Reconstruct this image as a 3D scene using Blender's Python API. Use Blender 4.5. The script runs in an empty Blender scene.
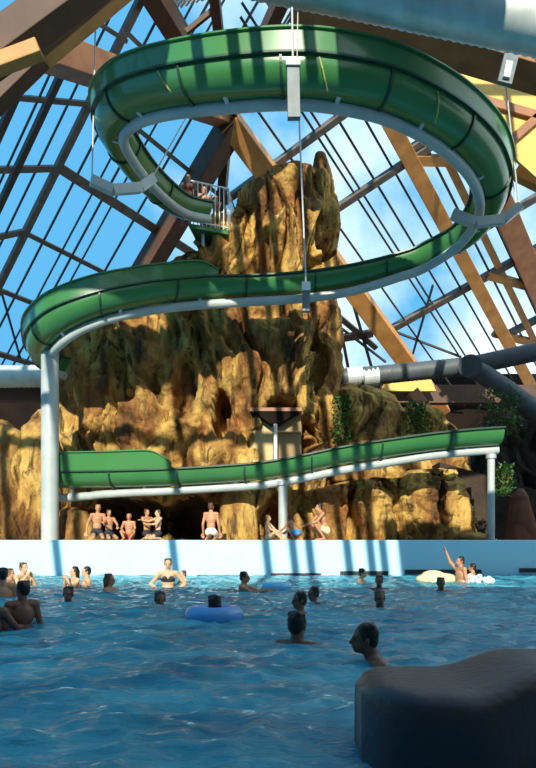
import bpy, bmesh, math, random
from mathutils import Vector, Matrix, noise
random.seed(7)
SC = bpy.context.scene
COL = SC.collection
PI = math.pi

# ------------------------------------------------------------------ camera, sky, sun, exposure
F, HY, CX, EYE = 600.0, 549.0, 268.0, 0.85      # focal length (px), horizon row, centre column, eye height
cam = bpy.data.cameras.new('camera')
co = bpy.data.objects.new('camera', cam); COL.objects.link(co)
co.location = (0, 0, EYE); co.rotation_euler = (PI/2, 0, 0)
cam.sensor_fit = 'VERTICAL'; cam.sensor_height = 36; cam.lens = F/768*36
cam.shift_y = (HY-384)/768; cam.clip_start = .05; cam.clip_end = 500
SC.camera = co

w = bpy.data.worlds.new('sky'); SC.world = w; w.use_nodes = True
nt = w.node_tree; nt.nodes.clear()
def wn(t, **k):
    n = nt.nodes.new(t)
    for a, b in k.items(): setattr(n, a, b)
    return n
out = wn('ShaderNodeOutputWorld'); bg = wn('ShaderNodeBackground')
tc = wn('ShaderNodeTexCoord'); nz = wn('ShaderNodeTexNoise')
nz.inputs['Scale'].default_value = 3.2; nz.inputs['Detail'].default_value = 7; nz.inputs['Roughness'].default_value = .55
sep = wn('ShaderNodeSeparateXYZ')
cr = wn('ShaderNodeValToRGB'); cr.color_ramp.elements[0].position = .47; cr.color_ramp.elements[1].position = .70
addx = wn('ShaderNodeMath', operation='MULTIPLY_ADD'); addx.inputs[1].default_value = .48
mix = wn('ShaderNodeMix', data_type='RGBA')
mix.inputs['A'].default_value = (.085, .32, .56, 1); mix.inputs['B'].default_value = (.70, .82, .88, 1)
L = nt.links.new
L(tc.outputs['Generated'], nz.inputs['Vector']); L(tc.outputs['Generated'], sep.inputs[0])
L(sep.outputs['X'], addx.inputs[0]); L(nz.outputs['Fac'], addx.inputs[2])
L(addx.outputs[0], cr.inputs['Fac']); L(cr.outputs['Color'], mix.inputs['Factor'])
L(mix.outputs['Result'], bg.inputs['Color']); bg.inputs['Strength'].default_value = 1.45
L(bg.outputs[0], out.inputs[0])

SUN = Vector((.10, .90, -.42)).normalized()       # direction the sunlight travels
sd = bpy.data.lights.new('sun', 'SUN'); sd.energy = 5.8; sd.angle = math.radians(.5); sd.color = (1, .90, .72)
so = bpy.data.objects.new('sun', sd); COL.objects.link(so)
so.rotation_euler = SUN.to_track_quat('-Z', 'Y').to_euler()
so.location = (-6, -30, 40)

SC.view_settings.view_transform = 'Standard'; SC.view_settings.look = 'None'
SC.view_settings.exposure = 0.25; SC.view_settings.gamma = 1; SC.view_settings.use_curve_mapping = False

# ------------------------------------------------------------------ helpers
def P(px, py, D):
    return Vector(((px-CX)/F*D, D, EYE+(HY-py)/F*D))
def S(px, D): return px/F*D

def mat(name, c1, c2=None, scale=4, rough=.6, bump=0, bscale=20, metal=0, spec=.5, stretch=None, detail=5, lo=.35, hi=.65, coat=0):
    m = bpy.data.materials.new(name); m.use_nodes = True
    t = m.node_tree; b = t.nodes['Principled BSDF']
    b.inputs['Roughness'].default_value = rough; b.inputs['Metallic'].default_value = metal
    b.inputs['Specular IOR Level'].default_value = spec; b.inputs['Coat Weight'].default_value = coat
    tc = t.nodes.new('ShaderNodeTexCoord'); mp = t.nodes.new('ShaderNodeMapping')
    t.links.new(tc.outputs['Object'], mp.inputs['Vector'])
    if stretch: mp.inputs['Scale'].default_value = stretch
    n = t.nodes.new('ShaderNodeTexNoise'); n.inputs['Scale'].default_value = scale; n.inputs['Detail'].default_value = detail
    t.links.new(mp.outputs[0], n.inputs['Vector'])
    r = t.nodes.new('ShaderNodeValToRGB')
    r.color_ramp.elements[0].position = lo; r.color_ramp.elements[1].position = hi
    c2 = c2 or tuple(x*.8 for x in c1)
    r.color_ramp.elements[0].color = (*c1, 1); r.color_ramp.elements[1].color = (*c2, 1)
    t.links.new(n.outputs['Fac'], r.inputs['Fac']); t.links.new(r.outputs['Color'], b.inputs['Base Color'])
    if bump:
        n2 = t.nodes.new('ShaderNodeTexNoise'); n2.inputs['Scale'].default_value = bscale; n2.inputs['Detail'].default_value = 6
        t.links.new(mp.outputs[0], n2.inputs['Vector'])
        bp = t.nodes.new('ShaderNodeBump'); bp.inputs['Strength'].default_value = bump; bp.inputs['Distance'].default_value = .05
        t.links.new(n2.outputs['Fac'], bp.inputs['Height']); t.links.new(bp.outputs[0], b.inputs['Normal'])
    return m

class MB:
    def __init__(s): s.v = []; s.f = []
    def add(s, vs, fs):
        o = len(s.v); s.v += [Vector(v) for v in vs]; s.f += [tuple(i+o for i in f) for f in fs]; return s
    def beam(s, a, b, w, h, up=(0, 0, 1)):
        a, b = Vector(a), Vector(b); t = (b-a).normalized(); up = Vector(up)
        if abs(t.dot(up)) > .98: up = Vector((0, 1, 0))
        r = t.cross(up).normalized(); u = r.cross(t)
        vs = [p+r*(x*w/2)+u*(y*h/2) for p in (a, b) for x, y in ((-1, -1), (1, -1), (1, 1), (-1, 1))]
        return s.add(vs, [(3, 2, 1, 0), (4, 5, 6, 7), (0, 1, 5, 4), (1, 2, 6, 5), (2, 3, 7, 6), (3, 0, 4, 7)])
    def box(s, lo, hi):
        x0, y0, z0 = lo; x1, y1, z1 = hi
        return s.add([(x0,y0,z0),(x1,y0,z0),(x1,y1,z0),(x0,y1,z0),(x0,y0,z1),(x1,y0,z1),(x1,y1,z1),(x0,y1,z1)],
                     [(3,2,1,0),(4,5,6,7),(0,1,5,4),(1,2,6,5),(2,3,7,6),(3,0,4,7)])
    def tube(s, pts, r, n=12):
        pts = [Vector(p) for p in pts]; rs = r if isinstance(r, (list, tuple)) else [r]*len(pts)
        vs = []; fs = []; ref = None
        for i, p in enumerate(pts):
            t = (pts[min(i+1, len(pts)-1)]-pts[max(i-1, 0)]).normalized()
            if ref is None: ref = Vector((0, 0, 1)) if abs(t.z) < .9 else Vector((0, 1, 0))
            a = (ref - t*ref.dot(t)).normalized(); ref = a; b = t.cross(a)
            vs += [p+(a*math.cos(k*2*PI/n)+b*math.sin(k*2*PI/n))*rs[i] for k in range(n)]
        for i in range(len(pts)-1):
            for k in range(n):
                fs.append((i*n+k, i*n+(k+1)%n, (i+1)*n+(k+1)%n, (i+1)*n+k))
        fs.append(tuple(range(n-1, -1, -1))); fs.append(tuple(range((len(pts)-1)*n, len(pts)*n)))
        return s.add(vs, fs)
    def ell(s, c, r, n=14, m=9, rot=None):
        c = Vector(c); r = (r,)*3 if not isinstance(r, (list, tuple)) else r
        vs = [Vector((0, 0, r[2]))]
        for i in range(1, m):
            th = PI*i/m
            for k in range(n):
                ph = 2*PI*k/n
                vs.append(Vector((r[0]*math.sin(th)*math.cos(ph), r[1]*math.sin(th)*math.sin(ph), r[2]*math.cos(th))))
        vs.append(Vector((0, 0, -r[2])))
        if rot: vs = [rot @ v for v in vs]
        fs = [(0, 1+k, 1+(k+1)%n) for k in range(n)]
        for i in range(m-2):
            for k in range(n):
                a = 1+i*n; fs.append((a+k, a+n+k, a+n+(k+1)%n, a+(k+1)%n))
        a = 1+(m-2)*n; e = len(vs)-1
        fs += [(a+k, e, a+(k+1)%n) for k in range(n)]
        return s.add([v+c for v in vs], fs)
    def cap(s, a, b, ra, rb, n=12):              # tapered capsule
        a, b = Vector(a), Vector(b); t = (b-a); l = t.length or 1e-4; t = t/l
        pts = []; rs = []
        for k in range(4):
            th = PI/2*(1-k/4); pts.append(a-t*ra*math.sin(th)); rs.append(max(ra*math.cos(th), ra*.08))
        pts.append(a); rs.append(ra); pts.append(b); rs.append(rb)
        for k in range(1, 5):
            th = PI/2*k/4; pts.append(b+t*rb*math.sin(th)); rs.append(max(rb*math.cos(th), rb*.08))
        return s.tube(pts, rs, n)
    def prism(s, poly, ext):
        poly = [Vector(p) for p in poly]; n = len(poly); ext = Vector(ext)
        return s.add(poly+[p+ext for p in poly], [tuple(range(n-1, -1, -1)), tuple(range(n, 2*n))]+[(i, (i+1)%n, n+(i+1)%n, n+i) for i in range(n)])
    def torus(s, c, R, r, n=40, m=16, sz=1):
        c = Vector(c); vs = []; fs = []
        for i in range(n):
            a = 2*PI*i/n
            for k in range(m):
                b = 2*PI*k/m; q = R+r*math.cos(b)
                vs.append(c+Vector((q*math.cos(a), q*math.sin(a), sz*r*math.sin(b))))
        for i in range(n):
            for k in range(m):
                fs.append((i*m+k, ((i+1)%n)*m+k, ((i+1)%n)*m+(k+1)%m, i*m+(k+1)%m))
        return s.add(vs, fs)
    def mesh(s, name):
        me = bpy.data.meshes.new(name); me.from_pydata([tuple(v) for v in s.v], [], s.f)
        bm = bmesh.new(); bm.from_mesh(me); bmesh.ops.recalc_face_normals(bm, faces=bm.faces); bm.to_mesh(me); bm.free()
        return me
    def build(s, name, m, parent=None, smooth=False, bevel=0, autosmooth=None):
        me = s.mesh(name); me.materials.append(m)
        if smooth: me.polygons.foreach_set('use_smooth', [True]*len(me.polygons))
        if autosmooth: me.set_sharp_from_angle(angle=math.radians(autosmooth))
        o = bpy.data.objects.new(name, me); COL.objects.link(o)
        if parent:
            o.parent = parent; o.matrix_parent_inverse = parent.matrix_world.inverted() if parent.type != 'EMPTY' else Matrix.Translation(-parent.location)
        if bevel:
            b = o.modifiers.new('bevel', 'BEVEL'); b.width = bevel; b.segments = 2
        return o

def tag(o, label=None, cat=None, group=None, kind=None):
    if label: o['label'] = label
    if cat: o['category'] = cat
    if group: o['group'] = group
    if kind: o['kind'] = kind
    return o
def empty(name, loc, label=None, cat=None, group=None, kind=None):
    o = bpy.data.objects.new(name, None); COL.objects.link(o); o.location = loc; o.empty_display_size = .2
    return tag(o, label, cat, group, kind)

def spline(pts, n):                               # Catmull-Rom through N-dimensional points
    q = [pts[0]]+list(pts)+[pts[-1]]; res = []
    for i in range(1, len(q)-2):
        p0, p1, p2, p3 = q[i-1:i+3]
        for k in range(n):
            t = k/n
            res.append([.5*(2*b+(c-a)*t+(2*a-5*b+4*c-d)*t*t+(3*b-a-3*c+d)*t**3) for a, b, c, d in zip(p0, p1, p2, p3)])
    res.append(list(pts[-1])); return res

# ------------------------------------------------------------------ materials
def rock_mat():
    m = bpy.data.materials.new('sandstone'); m.use_nodes = True; t = m.node_tree; b = t.nodes['Principled BSDF']
    b.inputs['Roughness'].default_value = .85; b.inputs['Specular IOR Level'].default_value = .25
    tc = t.nodes.new('ShaderNodeTexCoord')
    def noi(sc, st, d=6):
        mp = t.nodes.new('ShaderNodeMapping'); mp.inputs['Scale'].default_value = st
        t.links.new(tc.outputs['Object'], mp.inputs[0])
        n = t.nodes.new('ShaderNodeTexNoise'); n.inputs['Scale'].default_value = sc; n.inputs['Detail'].default_value = d
        n.inputs['Roughness'].default_value = .62
        t.links.new(mp.outputs[0], n.inputs['Vector']); return n
    n1 = noi(.9, (1, 1, .45)); r1 = t.nodes.new('ShaderNodeValToRGB')
    e = r1.color_ramp.elements
    e[0].position = .32; e[0].color = (.11, .05, .018, 1); e[1].position = .74; e[1].color = (.68, .47, .155, 1)
    k = e.new(.45); k.color = (.28, .135, .04, 1); k = e.new(.56); k.color = (.50, .31, .085, 1)
    n2 = noi(.5, (1, 1, .6)); r2 = t.nodes.new('ShaderNodeValToRGB')
    r2.color_ramp.elements[0].position = .54; r2.color_ramp.elements[1].position = .68
    mx = t.nodes.new('ShaderNodeMix'); mx.data_type = 'RGBA'; mx.inputs['B'].default_value = (.46, .16, .06, 1)
    t.links.new(n1.outputs['Fac'], r1.inputs[0]); t.links.new(n2.outputs['Fac'], r2.inputs[0])
    mm = t.nodes.new('ShaderNodeMath'); mm.operation = 'MULTIPLY'; mm.inputs[1].default_value = .5
    t.links.new(r2.outputs['Color'], mm.inputs[0]); t.links.new(mm.outputs[0], mx.inputs['Factor']); t.links.new(r1.outputs['Color'], mx.inputs['A'])
    n3 = noi(1.7, (1.6, 1.6, .25)); r3 = t.nodes.new('ShaderNodeValToRGB')       # dark weathering streaks
    r3.color_ramp.elements[0].position = .52; r3.color_ramp.elements[1].position = .63
    mx2 = t.nodes.new('ShaderNodeMix'); mx2.data_type = 'RGBA'; mx2.inputs['B'].default_value = (.045, .024, .012, 1)
    m3 = t.nodes.new('ShaderNodeMath'); m3.operation = 'MULTIPLY'; m3.inputs[1].default_value = .85
    t.links.new(n3.outputs['Fac'], r3.inputs[0]); t.links.new(r3.outputs['Color'], m3.inputs[0])
    t.links.new(m3.outputs[0], mx2.inputs['Factor']); t.links.new(mx.outputs['Result'], mx2.inputs['A'])
    t.links.new(mx2.outputs['Result'], b.inputs['Base Color'])
    n4 = noi(5, (1, 1, .8), 8); bp = t.nodes.new('ShaderNodeBump'); bp.inputs['Strength'].default_value = .9; bp.inputs['Distance'].default_value = .15
    t.links.new(n4.outputs['Fac'], bp.inputs['Height']); t.links.new(bp.outputs[0], b.inputs['Normal'])
    return m
ROCK = rock_mat()
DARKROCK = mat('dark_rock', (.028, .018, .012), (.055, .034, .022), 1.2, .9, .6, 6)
GREEN = mat('green_gelcoat', (.042, .175, .05), (.05, .20, .058), .7, .28, coat=.35)
GREENLIP = mat('green_lip', (.012, .05, .03), (.016, .06, .035), 2, .4)
PIPE = mat('painted_pipe', (.47, .52, .51), (.38, .43, .43), 1.5, .4)
STEEL = mat('galvanised_steel', (.55, .58, .60), (.42, .46, .48), 6, .4, metal=.3)
CABLE = mat('cable_steel', (.60, .62, .62), (.5, .5, .5), 10, .5)
STEELD = mat('dark_grey_steel', (.16, .20, .22), (.12, .15, .165), 5, .5)  # dark grey: shade on the hanger plates put into the colour
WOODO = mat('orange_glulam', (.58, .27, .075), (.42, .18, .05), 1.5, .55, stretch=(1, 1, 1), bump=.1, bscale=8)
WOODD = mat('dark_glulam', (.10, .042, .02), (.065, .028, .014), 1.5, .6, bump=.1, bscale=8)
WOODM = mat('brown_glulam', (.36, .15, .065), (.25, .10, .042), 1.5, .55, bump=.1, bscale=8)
BAR = mat('bronze_glazing_bar', (.045, .034, .030), (.065, .046, .038), 3, .5)
PURLIN = mat('grey_purlin', (.10, .085, .075), (.16, .13, .11), 3, .55)
PINE = mat('pine_board', (.80, .50, .12), (.70, .40, .09), 2.5, .6, stretch=(1, 1, 4))
DUCT = mat('aluminium_duct', (.66, .72, .70), (.50, .56, .55), 2, .45, metal=.25)
DUCTD = mat('dark_grey_duct', (.085, .10, .115), (.06, .07, .08), 2, .5)
WALLP = mat('pale_blue_paint', (.42, .73, .90), (.46, .76, .91), .8, .6)
TILE = mat('deck_tile', (.35, .28, .20), (.27, .21, .15), 2, .7)
BASIN = mat('basin_blue', (.10, .42, .60), (.12, .46, .64), 1, .6)
HALL = mat('dark_hall_timber', (.010, .006, .004), (.016, .010, .007), .8, .9, spec=.1)
TIMB = mat('roof_timber', (.52, .38, .22), (.46, .32, .18), 1, .7)
PLAST = mat('pale_plaster', (.74, .74, .70), (.68, .68, .65), 1, .8)
PANEL = mat('cream_panel', (.62, .46, .22), (.55, .40, .19), 2, .7)
CONC = mat('purple_grey_concrete', (.050, .040, .054), (.072, .060, .066), 2.2, .42, .12, 25)
SLOT = mat('dark_grille', (.015, .022, .03), (.02, .03, .04), 3, .5)
LEAF = mat('leaf', (.035, .13, .02), (.10, .22, .04), 6, .5)
WHITEP = mat('white_paint', (.8, .82, .8), (.75, .77, .76), 3, .4)
RINGB = mat('blue_vinyl', (.10, .33, .72), (.13, .38, .78), 2, .25)
RINGC = mat('sky_blue_vinyl', (.14, .52, .86), (.18, .58, .9), 2, .25)
RINGY = mat('pale_yellow_vinyl', (.80, .72, .42), (.75, .66, .36), 2, .25)
FOAM = mat('foam', (.85, .9, .93), (.75, .82, .88), 8, .6)

GL = bpy.data.materials.new('roof_glass'); GL.use_nodes = True
t = GL.node_tree; t.nodes.remove(t.nodes['Principled BSDF'])
tr = t.nodes.new('ShaderNodeBsdfTransparent'); tr.inputs[0].default_value = (.93, .97, .98, 1)
gg = t.nodes.new('ShaderNodeBsdfGlossy'); gg.inputs['Roughness'].default_value = .02; gg.inputs[0].default_value = (.9, .95, 1, 1)
fr = t.nodes.new('ShaderNodeFresnel'); fr.inputs[0].default_value = 1.25
ms = t.nodes.new('ShaderNodeMixShader')
t.links.new(fr.outputs[0], ms.inputs[0]); t.links.new(tr.outputs[0], ms.inputs[1]); t.links.new(gg.outputs[0], ms.inputs[2])
t.links.new(ms.outputs[0], t.nodes['Material Output'].inputs[0])

def water_mat():
    m = bpy.data.materials.new('pool_water'); m.use_nodes = True; t = m.node_tree; b = t.nodes['Principled BSDF']
    tc = t.nodes.new('ShaderNodeTexCoord'); mp = t.nodes.new('ShaderNodeMapping'); mp.inputs['Scale'].default_value = (.8, 1.8, 1)
    t.links.new(tc.outputs['Object'], mp.inputs[0])
    n = t.nodes.new('ShaderNodeTexNoise'); n.inputs['Scale'].default_value = 1.1; n.inputs['Detail'].default_value = 4
    t.links.new(mp.outputs[0], n.inputs['Vector'])
    r = t.nodes.new('ShaderNodeValToRGB'); e = r.color_ramp.elements
    e[0].position = .35; e[0].color = (.022, .20, .31, 1); e[1].position = .68; e[1].color = (.10, .46, .58, 1)
    t.links.new(n.outputs['Fac'], r.inputs[0]); t.links.new(r.outputs[0], b.inputs['Base Color'])
    b.inputs['Roughness'].default_value = .08; b.inputs['IOR'].default_value = 1.33
    n2 = t.nodes.new('ShaderNodeTexNoise'); n2.inputs['Scale'].default_value = 6; n2.inputs['Detail'].default_value = 6
    t.links.new(mp.outputs[0], n2.inputs['Vector'])
    bp = t.nodes.new('ShaderNodeBump'); bp.inputs['Strength'].default_value = .8; bp.inputs['Distance'].default_value = .06
    t.links.new(n2.outputs['Fac'], bp.inputs['Height']); t.links.new(bp.outputs[0], b.inputs['Normal'])
    return m
WATER = water_mat()

# ------------------------------------------------------------------ the setting
DECK = 1.135; WY = 19.0
wb = MB().box((-18, WY, -1.6), (18, WY+.5, DECK)).build('wall_back', WALLP, bevel=.03); tag(wb, kind='structure')
for (a, b, y) in ((197, 248, 577), (271, 321, 575.5), (340, 388, 573.5), (405, 481, 572), (519, 560, 570.5)):
    p0, p1 = P(a, y, WY), P(b, y-1, WY)
    MB().box((p0.x, WY-.05, p0.z-.06), (p1.x, WY+.02, p0.z+.075)).build('grille', SLOT, wb)
tag(MB().box((-22, WY+.5, DECK-.4), (22, 46, DECK)).build('floor', TILE), kind='structure')
tag(MB().box((-22, -8, -1.9), (22, WY+.5, -1.6)).build('floor_basin', BASIN), kind='structure')
tag(MB().box((-22, -24, -1.9), (22, -8, .15)).build('floor_terrace', TILE), kind='structure')

# water with real waves
def wave(x, y):
    z = .030*noise.noise((x*.5, y*.9, 1.3)) + .034*noise.noise((x*1.5+4, y*2.6, 7)) + .032*noise.noise((x*3.3, y*5.6, 3)) + .020*noise.noise((x*7, y*11, 9))
    rz = 1-abs(noise.noise((x*1.6+9, y*3.4, 5)))
    return z + .032*rz**5
ys = []; y = -6.0
while y < WY-.01:
    ys.append(y); y += .032 if 1.5 < y < 8 else (.07 if y >= 8 else .4)
ys.append(WY+.02)
NX = 380
vs = []; fs = []
for y in ys:
    half = min(18, max(9, abs(y)*.62+3))
    for i in range(NX+1):
        u = 2*i/NX-1; x = half*math.copysign(abs(u)**1.5, u)
        vs.append((x, y, wave(x, y)))
for j in range(len(ys)-1):
    for i in range(NX):
        a = j*(NX+1)+i; fs.append((a, a+1, a+NX+2, a+NX+1))
wm = MB(); wm.add(vs, fs)
tag(wm.build('pool_water', WATER, smooth=True), 'rippling deep blue water filling the wave pool', 'water', kind='stuff')

# hall walls and the closed timber roof behind the viewer
tag(MB().box((-22, 45, DECK-.4), (22, 45.4, 14)).build('wall_rear', HALL), kind='structure')
tag(MB().box((-22.4, -24, -1.9), (-22, 45, 8)).build('wall_left', PLAST), kind='structure')
tag(MB().box((22, -24, -1.9), (22.4, 45, 8)).build('wall_right', PLAST), kind='structure')
tag(MB().box((-22, -24.4, -1.9), (22, -24, 10)).build('wall_front', PLAST), kind='structure')
cl = MB()
cl.prism([(-22, -24, 4.5), (22, -24, 4.5), (22, -3, 6.9), (-22, -3, 6.9)], (0, 0, .3))
tag(cl.build('ceiling', TIMB), kind='structure')

# roof planes through the hub
H = P(228, 116, 27)
NL = Vector((-.586, .377, .717)).normalized(); NR = Vector((-.13, .54, .84)).normalized()
e1L = Vector((-.84, .54, -.97)).normalized(); e2L = Vector((.54, .84, 0)).normalized()
e1R = Vector((520, 600, -317)).normalized(); e2R = Vector((-1268, 600, -551)).normalized()
VAL = NL.cross(NR).normalized()
if VAL.z > 0: VAL = -VAL
EYEV = Vector((0, 0, EYE))
def onp(px, py, N):
    d = Vector(((px-CX)/F, 1, (HY-py)/F))
    return EYEV + d*(N.dot(H-EYEV)/N.dot(d))
def toz(p, e, z): return p+e*((z-p.z)/e.z)
def val(z): return toz(H, VAL, z)
def tovalley(p, e, N2):                            # run from p along e to the other roof plane
    return p+e*(N2.dot(H-p)/N2.dot(e))

ZT = 26.0
w1 = empty('window_1', val(11), kind='structure')
vt, vb = val(ZT), val(9.5)
lt = vt-e2L*26; lb = vb-e2L*30
MB().add([vt, vb, lb, lt], [(0, 1, 2, 3)]).build('glass', GL, w1)
def barL(px, py, wpx, m=BAR, zt=ZT, zb=9.5, h=.07, nm='glazing_bar'):
    p = onp(px, py, NL); a = toz(p, e1L, zt); b = toz(p, e1L, zb)
    return MB().beam(a-NL*.1, b-NL*.1, S(wpx*.8, p.y), h, NL).build(nm, m, w1)
for px, py, wpx in ((5, 168, 2), (36, 167, 2), (74, 178, 2.2), (94, 187, 1.6), (104, 193, 2.2), (113.6, 199, 1.5), (136, 213, 2.2), (160, 230, 2), (-25, 160, 3), (172, 215, 2)):
    barL(px, py, wpx)
for px, py, wpx in ((55, 169, 8), (16, 167, 7), (-14, 160, 8)):
    barL(px, py, wpx, PURLIN if px == 55 else BAR, h=.22, nm='main_bar')
hipp = onp(55, 169, NL)
def clip_hip(p):                                   # where the horizontal through p meets the main bar
    d = e1L.cross(NL).normalized(); return p+e2L*(d.dot(hipp-p)/d.dot(e2L))
for px, py, wpx in ((100, 196, 5.5), (45, 242, 5), (15, 295, 5), (10, 356, 6), (130, 36, 5), (160, 147, 5), (130, 210, 5)):
    p = onp(px, py, NL); q = tovalley(p, e2L, NR); a = clip_hip(p)
    MB().beam(a-NL*.12, q-NL*.12, S(wpx*.85, p.y), .16, NL).build('purlin', PURLIN, w1)
for a, b, wpx in (((-30, 92), (92, 103), 6), ((-30, 169), (52, 167), 7), ((-30, 241), (24, 230), 6), ((-30, 330), (0, 288), 5), ((86, 15), (125, 40), 5)):
    p, q = onp(*a, NL), onp(*b, NL)
    MB().beam(p-NL*.12, q-NL*.12, S(wpx*.85, p.y), .16, NL).build('purlin', PURLIN, w1)
p, q = onp(0, 290, NL), onp(20, 360, NL); MB().beam(p-NL*.15, q-NL*.15, .09, .09, NL).build('brace', BAR, w1)

w2 = empty('window_2', val(11)+Vector((6, 0, 0)), kind='structure')
rt = onp(700, -60, NR); rb = onp(760, 430, NR); vb2 = onp(255, 430, NR)
MB().add([vt, val(8.5), rb, rt], [(0, 1, 2, 3)]).build('glass', GL, w2)
def barR(px, py, wpx, m=BAR, zt=ZT, zb=11.5, h=.10, nm='glazing_bar'):
    p = onp(px, py, NR); a = toz(p, e1R, zt); b = toz(p, e1R, zb)
    k = (NL.dot(H-p))/NL.dot(e1R)                  # stop at the left roof plane
    c = p+e1R*k
    if k < 0 and c.z < a.z: a = c
    return MB().beam(a-NR*.1, b-NR*.1, S(wpx, p.y), h, NR).build(nm, m, w2)
for px, py, wpx in ((329, 212, 2), (353, 191, 2), (360, 189, 2), (374, 179, 2.2), (392, 167, 2.2), (428, 150, 2.5), (440, 142, 3), (455, 136, 2), (478, 128, 2), (548, 170, 3), (566, 170, 3)):
    barR(px, py, wpx)
barR(470, 208, 7, WOODO, h=.4, nm='timber_bar')
for px, py, wpx in ((317, 132, 6), (329, 212, 6), (437, 302, 6.5), (489, 342, 6), (470, 107, 6), (520, 205, 6)):
    p = onp(px, py, NR); a = p-e2R*(14 if px < 460 else 8); q = tovalley(p, e2R, NL)
    if px > 400:                                    # lower purlins start at the first timber rafter
        d = e1R.cross(NR); pa = onp(262, 165, NR) if px < 460 else onp(400, 140, NR); q = p+e2R*(d.dot(pa-p)/d.dot(e2R))
    MB().beam(a-NR*.14, q-NR*.14, S(wpx, p.y), .35, NR).build('purlin', PURLIN, w2)
for a, b in (((432, 283), (412, 352)), ((395, 330), (460, 355)), ((330, 318), (385, 360))):
    MB().beam(onp(*a, NR)-NR*.2, onp(*b, NR)-NR*.2, .12, .12).build('brace', BAR, w2)
for a, b, wpx in (((322, 338), (372, 330), 8), ((322, 300), (375, 345), 5), ((335, 300), (352, 390), 3), ((352, 300), (378, 390), 3), ((335, 355), (350, 390), 3)):
    MB().beam(onp(*a, NR)-NR*.3, onp(*b, NR)-NR*.3, S(wpx, 38), .2, NR).build('purlin', BAR, w2)

# glazed roof right above the viewer, out of frame: its bars stripe the pool wall
w3 = empty('window_3', (0, 4, 18), kind='structure')
ra, rbk = Vector((0, -3, 7.0)), Vector((0, 17, 27))
for x in (-17, -14, -11.5, -8.7, -5.0, -2.05, -1.2, -.68, .52, 1.25, 1.65, 4.5, 8):
    MB().beam(ra+Vector((x, 0, 0)), rbk+Vector((x-1.0, 0, 0)), .24, .3).build('glazing_bar', BAR, w3)
for k in (.01, .33, .72, .97):
    c = ra.lerp(rbk, k); MB().beam(c+Vector((-20, 0, 0)), c+Vector((20, 0, 0)), .3, .3).build('purlin', BAR, w3)
MB().add([(-22, -3, 7.0), (22, -3, 7.0), (22, 17, 27), (-22, 17, 27)], [(0, 1, 2, 3)]).build('glass', GL, w3)
tag(MB().prism([(2.0, -1.1, 9.1), (22, -1.1, 9.1), (22, 8.5, 18.7), (6.4, 8.5, 18.7), (6.4, 1.2, 11.4), (1.9, 1.2, 11.4)], (0, 0, .25)).build('shade_panel', TIMB), kind='structure')  # added out of view to keep sun off the right pool wall and edge
tag(MB().prism([(-22, 4.9, 15.1), (-3.9, 4.9, 15.1), (-3.2, 6.2, 16.4), (-3.2, 8.8, 19.0), (-5.4, 8.8, 19.0), (-5.4, 6.3, 16.5), (-22, 6.3, 16.5)], (0, 0, .25)).build('shade_panel', TIMB), kind='structure')  # added out of view, notched to shade the left turns of the slide

tag(MB().prism([(.7, 3.9, 14.1), (4.0, 3.9, 14.1), (4.0, 6.0, 16.2), (.7, 6.0, 16.2)], (0, 0, .25)).build('shade_panel', TIMB), kind='structure')  # added out of view to shade the brown rock right of the tower
# ------------------------------------------------------------------ timber beams
def tbeam(a, b, w, h, m, label, up=(0, 0, 1)):
    o = MB().beam(a, b, w, h, up).build('timber_beam', m, bevel=.03)
    return tag(o, label, 'beam', 'timber beams of the glass roof')
def rafter(px, py, wpx, label, N, e, m, zt, zb, h=.9):
    p = onp(px, py, N); a = toz(p, e, zt); b = toz(p, e, zb)
    return tbeam(a-N*h/2, b-N*h/2, S(wpx, p.y), h, m, label, N)
pA = H+Vector((.1, 0, 0))
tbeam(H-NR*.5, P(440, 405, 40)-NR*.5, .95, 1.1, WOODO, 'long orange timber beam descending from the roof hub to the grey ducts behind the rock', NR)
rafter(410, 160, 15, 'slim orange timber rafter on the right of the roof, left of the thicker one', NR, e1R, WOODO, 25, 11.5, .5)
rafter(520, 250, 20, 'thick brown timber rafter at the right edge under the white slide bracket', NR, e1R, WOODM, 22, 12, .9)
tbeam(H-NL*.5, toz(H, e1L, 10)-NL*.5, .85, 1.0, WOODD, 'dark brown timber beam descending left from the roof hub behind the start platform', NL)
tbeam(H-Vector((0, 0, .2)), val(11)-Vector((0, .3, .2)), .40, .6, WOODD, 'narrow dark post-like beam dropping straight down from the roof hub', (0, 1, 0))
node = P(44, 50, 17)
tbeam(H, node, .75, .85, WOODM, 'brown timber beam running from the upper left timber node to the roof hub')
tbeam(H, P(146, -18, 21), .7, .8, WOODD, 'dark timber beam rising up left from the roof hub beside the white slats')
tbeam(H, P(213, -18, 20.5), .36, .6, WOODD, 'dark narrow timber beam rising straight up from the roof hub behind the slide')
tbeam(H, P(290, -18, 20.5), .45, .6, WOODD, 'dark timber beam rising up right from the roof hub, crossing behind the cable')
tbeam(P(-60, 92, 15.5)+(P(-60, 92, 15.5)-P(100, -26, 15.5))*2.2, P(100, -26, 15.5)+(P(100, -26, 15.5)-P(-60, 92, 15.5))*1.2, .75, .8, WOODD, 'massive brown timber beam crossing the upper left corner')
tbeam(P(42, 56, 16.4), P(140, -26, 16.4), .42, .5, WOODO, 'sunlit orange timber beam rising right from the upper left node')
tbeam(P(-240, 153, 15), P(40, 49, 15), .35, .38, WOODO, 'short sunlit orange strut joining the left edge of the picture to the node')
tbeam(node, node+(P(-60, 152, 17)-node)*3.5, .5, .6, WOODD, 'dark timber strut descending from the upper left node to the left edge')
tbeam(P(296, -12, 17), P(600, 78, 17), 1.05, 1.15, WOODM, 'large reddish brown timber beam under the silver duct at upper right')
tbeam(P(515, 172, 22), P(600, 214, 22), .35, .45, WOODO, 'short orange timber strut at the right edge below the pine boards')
tbeam(P(-300, 395, 26), P(66, 395, 26), .5, .6, WOODD, 'dark horizontal timber beam under the left silver duct')
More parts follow.
